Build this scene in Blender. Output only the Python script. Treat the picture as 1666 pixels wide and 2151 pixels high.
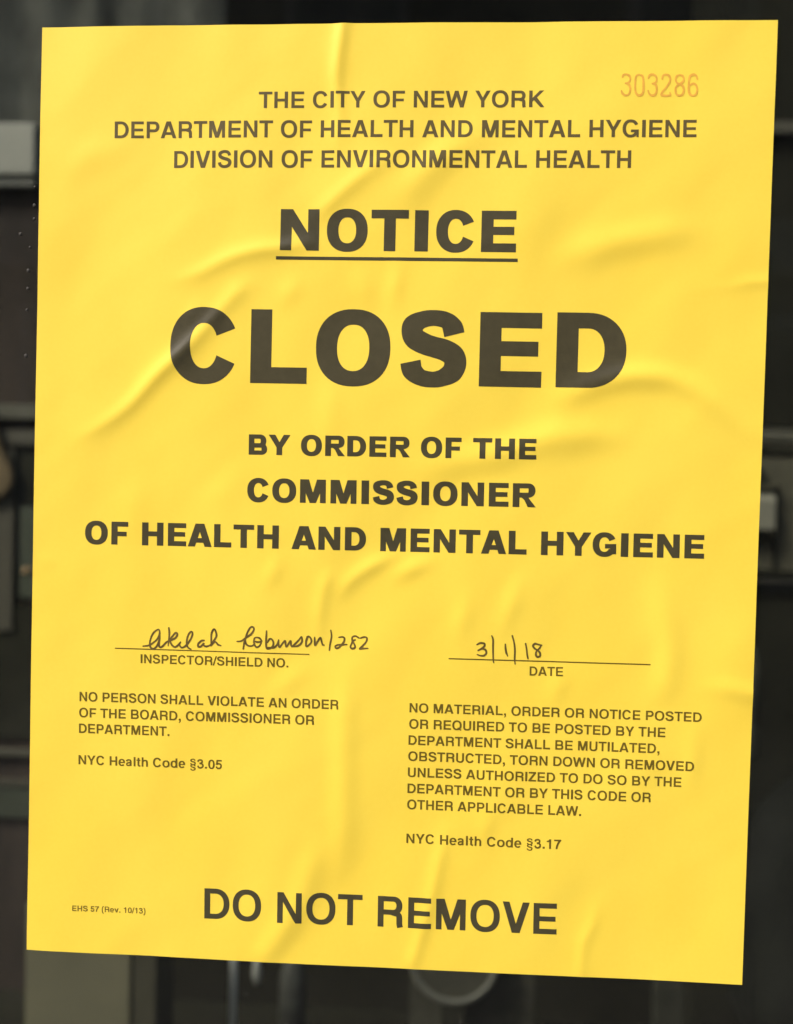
import bpy, bmesh, math, random
import numpy as np
from mathutils import Vector, Matrix, noise
from mathutils.geometry import delaunay_2d_cdt

for _o in list(bpy.data.objects):
    bpy.data.objects.remove(_o)
SC = bpy.context.scene
COL = SC.collection
PI = math.pi

# ------------------------------------------------------------------ camera
CAM_LOC = (0.03545, -0.39297, 1.51073)
CAM_ROT = ((0.996132, -0.026342, 0.083826), (0.084681, 0.033215, -0.995854), (0.023449, 0.999101, 0.035317))
LENS = 31.2413
cam_d = bpy.data.cameras.new("camera")
cam = bpy.data.objects.new("camera", cam_d)
COL.objects.link(cam)
cam.matrix_world = Matrix.Translation(CAM_LOC) @ Matrix(CAM_ROT).to_4x4()
cam_d.sensor_fit = 'VERTICAL'
cam_d.sensor_height = 24.0
cam_d.sensor_width = 24.0
cam_d.lens = LENS
cam_d.clip_start = 0.02
cam_d.clip_end = 200.0
cam_d.dof.use_dof = True
cam_d.dof.focus_distance = 0.394
cam_d.dof.aperture_fstop = LENS / 3.9        # 3.9 mm wide pupil: a phone lens
SC.camera = cam

# ------------------------------------------------------------------ daylight
SUN_EL, SUN_AZ = math.radians(46), math.radians(50)     # azimuth measured left of the pane's outward normal
to_sun = Vector((-math.sin(SUN_AZ) * math.cos(SUN_EL), -math.cos(SUN_AZ) * math.cos(SUN_EL), math.sin(SUN_EL)))
world = bpy.data.worlds.new("World")
SC.world = world
world.use_nodes = True
wn = world.node_tree
wn.nodes.clear()
wo = wn.nodes.new("ShaderNodeOutputWorld")
wb = wn.nodes.new("ShaderNodeBackground")
ws = wn.nodes.new("ShaderNodeTexSky")
ws.sky_type = 'NISHITA'
ws.sun_disc = False
ws.sun_elevation = SUN_EL
ws.sun_rotation = math.atan2(to_sun.x, to_sun.y)
ws.air_density = 1.0
ws.dust_density = 4.0
ws.ozone_density = 0.6
wb.inputs["Strength"].default_value = 0.08
wn.links.new(ws.outputs[0], wb.inputs[0])
wn.links.new(wb.outputs[0], wo.inputs[0])

sun_d = bpy.data.lights.new("sun", 'SUN')
sun_d.energy = 1.5
sun_d.angle = math.radians(14)
sun_d.color = (1.0, 0.95, 0.88)
sun = bpy.data.objects.new("sun", sun_d)
COL.objects.link(sun)
sun.rotation_euler = to_sun.to_track_quat('Z', 'Y').to_euler()
sun.location = (-3, -3, 6)

SC.view_settings.view_transform = 'Standard'
SC.view_settings.look = 'None'
SC.view_settings.gamma = 1.0
SC.view_settings.use_curve_mapping = False
SC.view_settings.exposure = 1.52
SC.render.film_transparent = False

# ------------------------------------------------------------------ helpers
def mat(name, col, rough=0.6, spec=0.5, metal=0.0, var=0.0, scale=20.0, stretch=(1, 1, 1), bump=0.0, bscale=200.0):
    m = bpy.data.materials.new(name)
    m.use_nodes = True
    nt = m.node_tree
    b = nt.nodes["Principled BSDF"]
    b.inputs["Roughness"].default_value = rough
    b.inputs["Specular IOR Level"].default_value = spec
    b.inputs["Metallic"].default_value = metal
    b.inputs["Base Color"].default_value = (*col, 1)
    if var > 0 or bump > 0:
        tc = nt.nodes.new("ShaderNodeTexCoord")
        mp = nt.nodes.new("ShaderNodeMapping")
        mp.inputs["Scale"].default_value = stretch
        nt.links.new(tc.outputs["Object"], mp.inputs[0])
    if var > 0:
        n = nt.nodes.new("ShaderNodeTexNoise")
        n.inputs["Scale"].default_value = scale
        n.inputs["Detail"].default_value = 6
        n.inputs["Roughness"].default_value = 0.62
        nt.links.new(mp.outputs[0], n.inputs["Vector"])
        r = nt.nodes.new("ShaderNodeMapRange")
        r.inputs[1].default_value = 0.3
        r.inputs[2].default_value = 0.7
        r.inputs[3].default_value = 1 - var
        r.inputs[4].default_value = 1 + var
        nt.links.new(n.outputs["Fac"], r.inputs[0])
        x = nt.nodes.new("ShaderNodeVectorMath")
        x.operation = 'SCALE'
        x.inputs[0].default_value = col
        nt.links.new(r.outputs[0], x.inputs["Scale"])
        nt.links.new(x.outputs[0], b.inputs["Base Color"])
    if bump > 0:
        n2 = nt.nodes.new("ShaderNodeTexNoise")
        n2.inputs["Scale"].default_value = bscale
        n2.inputs["Detail"].default_value = 4
        nt.links.new(mp.outputs[0], n2.inputs["Vector"])
        bp = nt.nodes.new("ShaderNodeBump")
        bp.inputs["Strength"].default_value = bump
        bp.inputs["Distance"].default_value = 0.0004
        nt.links.new(n2.outputs["Fac"], bp.inputs["Height"])
        nt.links.new(bp.outputs[0], b.inputs["Normal"])
    return m

def mesh_obj(name, verts, faces, material, parent=None, smooth=False, loc=None):
    me = bpy.data.meshes.new(name)
    me.from_pydata([tuple(v) for v in verts], [], faces)
    me.update()
    if smooth:
        me.polygons.foreach_set("use_smooth", [True] * len(me.polygons))
    me.materials.append(material)
    o = bpy.data.objects.new(name, me)
    COL.objects.link(o)
    if loc:
        o.location = loc
    if parent:
        o.parent = parent
    return o

class MB:
    """collects primitives into one mesh"""
    def __init__(self):
        self.bm = bmesh.new()
    def box(self, x0, x1, y0, y1, z0, z1, bev=0.0):
        r = bmesh.ops.create_cube(self.bm, size=1.0)
        vs = r["verts"]
        bmesh.ops.scale(self.bm, vec=(x1 - x0, y1 - y0, z1 - z0), verts=vs)
        bmesh.ops.translate(self.bm, vec=((x0 + x1) / 2, (y0 + y1) / 2, (z0 + z1) / 2), verts=vs)
        if bev > 0:
            es = list({e for v in vs for e in v.link_edges})
            bmesh.ops.bevel(self.bm, geom=es, offset=bev, segments=2, affect='EDGES', profile=0.5)
        return self
    def lathe(self, prof, c=(0, 0, 0), seg=32, axis='Z'):
        rings = []
        for r, h in prof:
            ring = []
            for k in range(seg):
                a = 2 * PI * k / seg
                if axis == 'Z':
                    p = (c[0] + r * math.cos(a), c[1] + r * math.sin(a), c[2] + h)
                else:                                     # axis Y
                    p = (c[0] + r * math.cos(a), c[1] - h, c[2] + r * math.sin(a))
                ring.append(self.bm.verts.new(p))
            rings.append(ring)
        for a, b in zip(rings, rings[1:]):
            for k in range(seg):
                self.bm.faces.new((a[k], a[(k + 1) % seg], b[(k + 1) % seg], b[k]))
        self.bm.faces.new(list(reversed(rings[0])))
        self.bm.faces.new(rings[-1])
        return self
    def tube(self, pts, rad, seg=10):
        pts = [Vector(p) for p in pts]
        rings = []
        for i, p in enumerate(pts):
            d = (pts[min(i + 1, len(pts) - 1)] - pts[max(i - 1, 0)]).normalized()
            u = d.orthogonal().normalized() if i == 0 else (u - d * u.dot(d)).normalized()
            w = d.cross(u)
            r = rad[i] if isinstance(rad, (list, tuple)) else rad
            rings.append([self.bm.verts.new(p + (u * math.cos(2 * PI * k / seg) + w * math.sin(2 * PI * k / seg)) * r) for k in range(seg)])
        for a, b in zip(rings, rings[1:]):
            for k in range(seg):
                self.bm.faces.new((a[k], a[(k + 1) % seg], b[(k + 1) % seg], b[k]))
        self.bm.faces.new(list(reversed(rings[0])))
        self.bm.faces.new(rings[-1])
        return self
    def build(self, name, material, parent=None, smooth=False, loc=None):
        bmesh.ops.recalc_face_normals(self.bm, faces=self.bm.faces[:])
        me = bpy.data.meshes.new(name)
        self.bm.to_mesh(me)
        self.bm.free()
        if smooth:
            me.polygons.foreach_set("use_smooth", [True] * len(me.polygons))
        me.materials.append(material)
        o = bpy.data.objects.new(name, me)
        COL.objects.link(o)
        if loc:
            o.location = loc
        if parent:
            o.parent = parent
        return o

def thing(name, label, cat, loc=(0, 0, 0), group=None):
    o = bpy.data.objects.new(name, None)
    o.empty_display_size = 0.05
    COL.objects.link(o)
    o.location = loc
    return tag(o, label, cat, group)

def tag(o, label, cat, group=None):
    o["label"] = label
    o["category"] = cat
    if group:
        o["group"] = group
    return o

def struct(o):
    o["kind"] = "structure"
    return o
# ------------------------------------------------------------------ setting
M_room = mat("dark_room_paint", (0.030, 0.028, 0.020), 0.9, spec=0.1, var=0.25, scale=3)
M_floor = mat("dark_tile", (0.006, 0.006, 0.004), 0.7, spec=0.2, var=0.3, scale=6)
M_side = mat("sidewalk_wet_slabs", (0.045, 0.044, 0.039), 0.8, spec=0.2, var=0.25, scale=5, bump=0.6, bscale=60)
M_road = mat("asphalt", (0.04, 0.04, 0.04), 0.85, spec=0.2, var=0.3, scale=9, bump=0.8, bscale=90)
M_brick = mat("weathered_facade", (0.085, 0.075, 0.06), 0.85, var=0.3, scale=2.2)

struct(MB().box(-40, 40, -40, -4.0, -0.35, -0.15).build("road", M_road))
struct(MB().box(-40, 40, -4.0, -0.02, -0.35, 0.0).build("sidewalk", M_side))
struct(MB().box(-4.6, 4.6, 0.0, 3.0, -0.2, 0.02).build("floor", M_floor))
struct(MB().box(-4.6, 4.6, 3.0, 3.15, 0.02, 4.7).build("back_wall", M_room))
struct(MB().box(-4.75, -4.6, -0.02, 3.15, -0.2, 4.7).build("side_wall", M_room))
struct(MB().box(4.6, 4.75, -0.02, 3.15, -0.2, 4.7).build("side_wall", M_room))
struct(MB().box(-4.75, 4.75, -0.02, 3.15, 4.7, 4.85).build("ceiling", M_room))

# the building across the street: it is what the pane mirrors
fac = thing("street_building", "dark weathered building across the street, mirrored dimly in the glass", "building", (0, -13, -0.15))
M_win = mat("window_dark", (0.02, 0.022, 0.025), 0.15)
M_stone = mat("stone_trim", (0.2, 0.19, 0.165), 0.8, var=0.2, scale=4)
MB().box(-17, 17, -8, 0, 0, 8.2).build("wall", M_brick, fac)
MB().box(-17.2, 17.2, -8.2, 0.35, 8.2, 8.8).build("cornice", M_stone, fac)
MB().box(-17, 17, 0, 0.25, 3.6, 4.1).build("sign_band", M_stone, fac)
for k in range(10):
    x = -15.3 + 3.4 * k
    f = MB().box(x - 0.62, x + 0.62, 0.0, 0.12, 5.2, 7.2).build("window", M_stone, fac)
    MB().box(x - 0.5, x + 0.5, 0.12, 0.14, 5.32, 7.08).build("pane", M_win, f)
for k in range(6):
    x = -14 + 5.6 * k
    f = MB().box(x - 2.2, x + 2.2, 0.0, 0.1, 0.5, 3.2).build("shop_window", M_stone, fac)
    MB().box(x - 2.05, x + 2.05, 0.1, 0.13, 0.65, 3.05).build("pane", M_win, f)

# ------------------------------------------------------------------ the shop window pane
def glass_material():
    m = bpy.data.materials.new("shop_glass")
    m.use_nodes = True
    nt = m.node_tree
    nt.nodes.clear()
    N, Lk = nt.nodes.new, nt.links.new
    out = N("ShaderNodeOutputMaterial")
    tr = N("ShaderNodeBsdfTransparent"); tr.inputs[0].default_value = (0.90, 0.915, 0.89, 1)
    gl = N("ShaderNodeBsdfGlossy"); gl.inputs["Roughness"].default_value = 0.02
    df = N("ShaderNodeBsdfDiffuse"); df.inputs[0].default_value = (0.45, 0.44, 0.40, 1)
    fr = N("ShaderNodeFresnel"); fr.inputs[0].default_value = 1.7
    ge = N("ShaderNodeNewGeometry")
    inv = N("ShaderNodeMath"); inv.operation = 'SUBTRACT'; inv.inputs[0].default_value = 1.0
    Lk(ge.outputs["Backfacing"], inv.inputs[1])
    mul = N("ShaderNodeMath"); mul.operation = 'MULTIPLY'
    Lk(fr.outputs[0], mul.inputs[0]); Lk(inv.outputs[0], mul.inputs[1])
    mx = N("ShaderNodeMixShader")
    Lk(mul.outputs[0], mx.inputs[0]); Lk(tr.outputs[0], mx.inputs[1]); Lk(gl.outputs[0], mx.inputs[2])
    # thin film of dust, streaked downwards
    tc = N("ShaderNodeTexCoord"); mp = N("ShaderNodeMapping"); mp.inputs["Scale"].default_value = (26, 1, 7)
    Lk(tc.outputs["Object"], mp.inputs[0])
    no = N("ShaderNodeTexNoise"); no.inputs["Scale"].default_value = 1.0; no.inputs["Detail"].default_value = 8
    no.inputs["Roughness"].default_value = 0.7
    Lk(mp.outputs[0], no.inputs["Vector"])
    mr = N("ShaderNodeMapRange"); mr.inputs[1].default_value = 0.38; mr.inputs[2].default_value = 0.75
    mr.inputs[3].default_value = 0.001; mr.inputs[4].default_value = 0.010
    Lk(no.outputs["Fac"], mr.inputs[0])
    # specks
    vo = N("ShaderNodeTexVoronoi"); vo.inputs["Scale"].default_value = 75
    Lk(tc.outputs["Object"], vo.inputs["Vector"])
    sp = N("ShaderNodeMath"); sp.operation = 'LESS_THAN'; sp.inputs[1].default_value = 0.045
    Lk(vo.outputs["Distance"], sp.inputs[0])
    sm = N("ShaderNodeMath"); sm.operation = 'MULTIPLY_ADD'; sm.inputs[1].default_value = 0.035
    Lk(sp.outputs[0], sm.inputs[0]); Lk(mr.outputs[0], sm.inputs[2])
    m2 = N("ShaderNodeMath"); m2.operation = 'MULTIPLY'
    Lk(sm.outputs[0], m2.inputs[0]); Lk(inv.outputs[0], m2.inputs[1])
    mx2 = N("ShaderNodeMixShader")
    Lk(m2.outputs[0], mx2.inputs[0]); Lk(mx.outputs[0], mx2.inputs[1]); Lk(df.outputs[0], mx2.inputs[2])
    Lk(mx2.outputs[0], out.inputs[0])
    return m
pane = MB().box(-4.6, 4.6, 0.0, 0.006, 0.02, 4.7).build("shop_window_glass", glass_material())
tag(pane, "clear shop window glass behind the yellow notice, dusty, showing a dark interior", "window glass")

# ------------------------------------------------------------------ the sheet: creases and buckles, millimetres
CORNERS = [(-107.06, 138.7), (108.22, 139.96), (107.03, -138.7), (-107.82, -140.0)]
LINES = [
    ('THE CITY OF NEW YORK', 'H', (-40.99, 114.64), (42.65, 115.18), 4.81, 'head'),
    ('DEPARTMENT OF HEALTH AND MENTAL HYGIENE', 'H', (-84.29, 105.87), (86.3, 106.74), 4.95, 'head'),
    ('DIVISION OF ENVIRONMENTAL HEALTH', 'H', (-66.12, 97.14), (67.96, 97.85), 5.04, 'head'),
    ('BY ORDER OF THE', 'K', (-41.86, 12.77), (43.05, 13.24), 6.01, 'order'),
    ('COMMISSIONER', 'K', (-42.01, -1.21), (43.3, -0.7), 6.94, 'order'),
    ('OF HEALTH AND MENTAL HYGIENE', 'K', (-91.42, -15.2), (92.2, -14.36), 6.88, 'order'),
    ('INSPECTOR/SHIELD NO.', 'H', (-73.64, -50.61), (-28.68, -50.28), 2.69, 'small'),
    ('DATE', 'H', (42.82, -50.17), (52.57, -50.03), 2.7, 'small'),
    ('NO PERSON SHALL VIOLATE AN ORDER', 'H', (-92.34, -62.88), (-13.34, -62.2), 2.84, 'small'),
    ('OF THE BOARD, COMMISSIONER OR', 'H', (-92.41, -67.77), (-20.56, -67.15), 2.85, 'small'),
    ('DEPARTMENT.', 'H', (-92.4, -72.58), (-64.36, -72.31), 2.86, 'small'),
    ('NYC Health Code §3.05', 'H', (-92.43, -82.18), (-48.13, -81.68), 2.81, 'small'),
    ('NO MATERIAL, ORDER OR NOTICE POSTED', 'H', (7.78, -62.28), (92.99, -61.96), 2.77, 'small'),
    ('OR REQUIRED TO BE POSTED BY THE', 'H', (7.78, -67.08), (82.71, -66.85), 2.81, 'small'),
    ('DEPARTMENT SHALL BE MUTILATED,', 'H', (7.7, -71.93), (81.14, -71.64), 2.81, 'small'),
    ('OBSTRUCTED, TORN DOWN OR REMOVED', 'H', (7.72, -76.73), (91.24, -76.5), 2.81, 'small'),
    ('UNLESS AUTHORIZED TO DO SO BY THE', 'H', (7.72, -81.55), (87.76, -81.31), 2.81, 'small'),
    ('DEPARTMENT OR BY THIS CODE OR', 'H', (7.72, -86.4), (79.09, -86.17), 2.85, 'small'),
    ('OTHER APPLICABLE LAW.', 'H', (7.74, -91.24), (58.99, -91.08), 2.86, 'small'),
    ('NYC Health Code §3.17', 'H', (7.74, -101.4), (53.41, -101.16), 2.84, 'small'),
    ('EHS 57 (Rev. 10/13)', 'H', (-93.66, -127.21), (-70.93, -126.87), 1.7, 'tiny'),
    ('DO NOT REMOVE', 'H', (-52.79, -127.27), (52.79, -126.63), 9.24, 'remove'),
]
NOTICE = [('N', -33.7, -22.21, 73.14, 12.07), ('O', -19.93, -7.87, 73.17, 11.97), ('T', -6.81, 4.13, 73.19, 12.0), ('I', 5.96, 9.9, 73.22, 11.97), ('C', 12.22, 23.63, 73.24, 11.88), ('E', 25.37, 35.54, 73.26, 11.99)]
CLOSED = [('C', -66.08, -45.79, 33.86, 21.8), ('L', -41.89, -25.01, 33.98, 21.77), ('O', -22.43, -0.38, 34.0, 21.66), ('S', 2.6, 21.96, 34.11, 21.56), ('E', 25.75, 43.88, 34.21, 21.66), ('D', 48.05, 68.2, 34.39, 21.76)]
RULES = [
    ((-34.87, 70.88), (36.15, 70.96), 0.98),
    ((-81.6, -46.4), (-22.44, -46.15), 0.32),
    ((18.97, -45.93), (77.85, -45.74), 0.36),
]
SIGNATURE = [
    [(-72.95, -45.48), (-71.12, -45.15), (-69.39, -43.97), (-68.36, -42.73), (-67.93, -41.43), (-68.12, -40.43), (-68.66, -40.38), (-69.78, -41.32), (-70.59, -42.9), (-70.9, -44.63), (-70.58, -45.82), (-69.7, -46.14), (-68.75, -45.33), (-68.13, -43.67), (-67.96, -41.77)],
    [(-67.97, -40.74), (-67.94, -42.8), (-68.12, -44.53), (-67.87, -45.56), (-67.09, -45.36), (-65.89, -44.11), (-64.68, -43.29)],
    [(-65.18, -39.7), (-64.99, -40.98), (-65.04, -42.7), (-65.26, -45.12)],
    [(-65.2, -43.74), (-64.0, -42.15), (-63.06, -41.12), (-62.53, -41.59), (-63.12, -42.64), (-64.25, -43.28), (-64.68, -43.64), (-64.13, -44.82), (-63.25, -45.4), (-62.39, -44.94), (-61.53, -43.87)],
    [(-61.53, -43.87), (-61.83, -44.74), (-61.07, -45.49), (-59.77, -44.76), (-58.5, -42.91), (-57.92, -41.26), (-58.28, -40.58), (-59.05, -41.3), (-59.55, -42.86), (-59.6, -44.58), (-59.06, -45.51), (-58.27, -45.91)],
    [(-54.33, -43.11), (-55.11, -43.22), (-56.04, -44.11), (-56.08, -45.01), (-55.25, -44.91), (-54.43, -43.97), (-54.53, -44.49), (-53.68, -44.89), (-52.48, -44.5)],
    [(-52.48, -44.5), (-51.29, -42.92), (-50.59, -41.52), (-51.0, -39.85), (-51.52, -39.74), (-52.11, -40.89), (-52.16, -42.78), (-52.21, -44.58)],
    [(-52.21, -44.58), (-51.45, -43.64), (-50.76, -43.45), (-50.05, -44.21), (-49.18, -44.47)],
    [(-44.31, -43.02), (-42.93, -42.8), (-41.4, -41.63), (-40.04, -40.65), (-39.24, -39.25), (-39.56, -38.53), (-40.25, -38.63), (-41.0, -39.82), (-41.58, -41.38), (-42.06, -43.28), (-42.37, -45.18)],
    [(-41.83, -41.91), (-41.68, -43.36), (-40.83, -44.18), (-39.62, -44.14), (-38.94, -43.43)],
    [(-38.21, -41.52), (-39.01, -41.89), (-39.12, -43.35), (-38.41, -44.49), (-37.38, -43.98), (-36.93, -42.59), (-37.51, -41.79), (-38.29, -41.58)],
    [(-38.92, -42.83), (-37.75, -42.96), (-36.72, -42.59)],
    [(-35.4, -39.55), (-35.45, -41.17), (-35.5, -43.06), (-35.34, -44.5), (-34.86, -44.85), (-33.58, -44.27), (-33.26, -42.98), (-33.8, -42.01), (-34.49, -42.0), (-35.12, -43.04)],
    [(-35.09, -44.5), (-33.23, -44.48), (-32.22, -43.63), (-31.73, -42.24)],
    [(-31.73, -42.07), (-31.78, -43.27), (-31.43, -44.25), (-30.51, -43.05), (-29.8, -42.35), (-29.61, -43.36), (-29.35, -44.12), (-28.65, -42.99), (-28.12, -42.29), (-27.99, -43.48), (-27.7, -44.02)],
    [(-27.7, -44.02), (-26.56, -42.92), (-25.47, -41.68), (-24.88, -40.98), (-24.77, -42.51), (-25.86, -43.66), (-27.4, -43.97)],
    [(-23.17, -40.84), (-23.49, -42.13), (-23.45, -43.7), (-22.74, -43.43), (-21.94, -42.42), (-22.13, -41.26), (-22.97, -40.81), (-23.32, -42.12)],
    [(-20.94, -41.02), (-20.91, -42.21), (-20.77, -43.43), (-20.06, -42.18), (-19.23, -41.04), (-18.86, -42.14), (-18.5, -43.11), (-18.12, -43.2)],
    [(-16.18, -38.73), (-15.92, -40.5), (-16.31, -42.9), (-16.48, -44.7)],
    [(-13.74, -40.77), (-12.64, -40.56), (-12.03, -41.08), (-12.34, -42.25), (-13.34, -43.48), (-14.27, -44.02), (-14.76, -43.56), (-14.12, -43.03), (-12.75, -42.95), (-11.31, -42.81)],
    [(-7.69, -40.73), (-8.72, -40.21), (-9.69, -40.55), (-9.66, -41.65), (-9.01, -42.73), (-8.85, -43.58), (-9.66, -43.96), (-10.22, -43.46), (-9.86, -42.51), (-9.46, -41.64), (-8.78, -41.31)],
    [(-7.18, -40.71), (-6.16, -40.37), (-5.34, -40.68), (-5.62, -41.85), (-6.61, -43.07), (-7.45, -43.95), (-6.26, -43.78), (-4.98, -43.7)],
]
DATE_HAND = [
    [(27.21, -41.5), (28.18, -41.01), (29.32, -41.15), (29.34, -41.96), (28.53, -42.67), (27.56, -43.24)],
    [(27.56, -43.24), (28.68, -42.7), (29.71, -43.01), (29.98, -43.91), (29.33, -44.66), (28.28, -44.73), (27.36, -44.46)],
    [(31.44, -38.77), (31.85, -39.9), (31.92, -42.63), (32.07, -45.66), (32.25, -46.71)],
    [(35.49, -41.14), (35.61, -42.5), (35.86, -43.7), (36.26, -44.6)],
    [(37.46, -38.57), (38.04, -40.59), (38.32, -42.86), (38.32, -45.43), (38.51, -46.94)],
    [(41.42, -40.78), (41.77, -42.58), (41.96, -44.09), (42.21, -45.14)],
    [(46.08, -41.15), (44.87, -40.84), (44.12, -40.72), (43.57, -41.31), (44.04, -42.08), (44.92, -42.62), (45.66, -43.36), (45.69, -44.26), (44.97, -44.59), (44.51, -44.0), (44.66, -42.94), (45.5, -42.0), (45.93, -41.23)],
]
SERIAL = [
    [(64.77, 123.76), (64.99, 124.33), (65.8, 124.54), (66.67, 124.16), (67.02, 123.19), (66.63, 122.26), (65.71, 122.0)],
    [(65.87, 122.03), (66.78, 121.48), (67.11, 120.26), (66.73, 118.96), (65.81, 118.56), (64.9, 119.13), (64.59, 119.86)],
    [(69.45, 124.48), (68.73, 124.08), (68.45, 122.78), (68.52, 120.18), (68.88, 119.04), (69.71, 118.53), (70.59, 119.04), (70.84, 120.18), (70.77, 122.78), (70.4, 124.08), (69.45, 124.48)],
    [(72.15, 123.51), (72.54, 124.32), (73.37, 124.53), (74.24, 124.07), (74.54, 123.18), (74.3, 122.29), (73.33, 121.93)],
    [(73.33, 121.93), (74.32, 121.56), (74.63, 120.26), (74.39, 119.04), (73.52, 118.53), (72.61, 118.96), (72.18, 119.94)],
    [(76.12, 123.34), (76.29, 124.23), (77.14, 124.52), (78.04, 124.15), (78.39, 123.1), (78.02, 121.96), (77.02, 120.5), (76.24, 119.53), (76.18, 118.64), (78.45, 118.64), (78.42, 119.45)],
    [(81.02, 124.47), (80.22, 124.07), (79.93, 123.18), (80.28, 122.25), (81.18, 121.8), (82.08, 121.15), (82.33, 120.02), (81.99, 118.96), (81.2, 118.59), (80.3, 118.96), (79.97, 120.02), (80.2, 121.15), (81.18, 121.88), (81.96, 122.44), (82.23, 123.25), (81.83, 124.14), (81.02, 124.47)],
    [(86.05, 123.17), (85.7, 124.22), (84.88, 124.51), (84.01, 124.06), (83.7, 122.77), (83.73, 120.18), (84.08, 119.04), (84.99, 118.56), (85.86, 119.04), (86.1, 120.18), (85.78, 121.47), (84.88, 121.96), (84.01, 121.47)],
]
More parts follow.
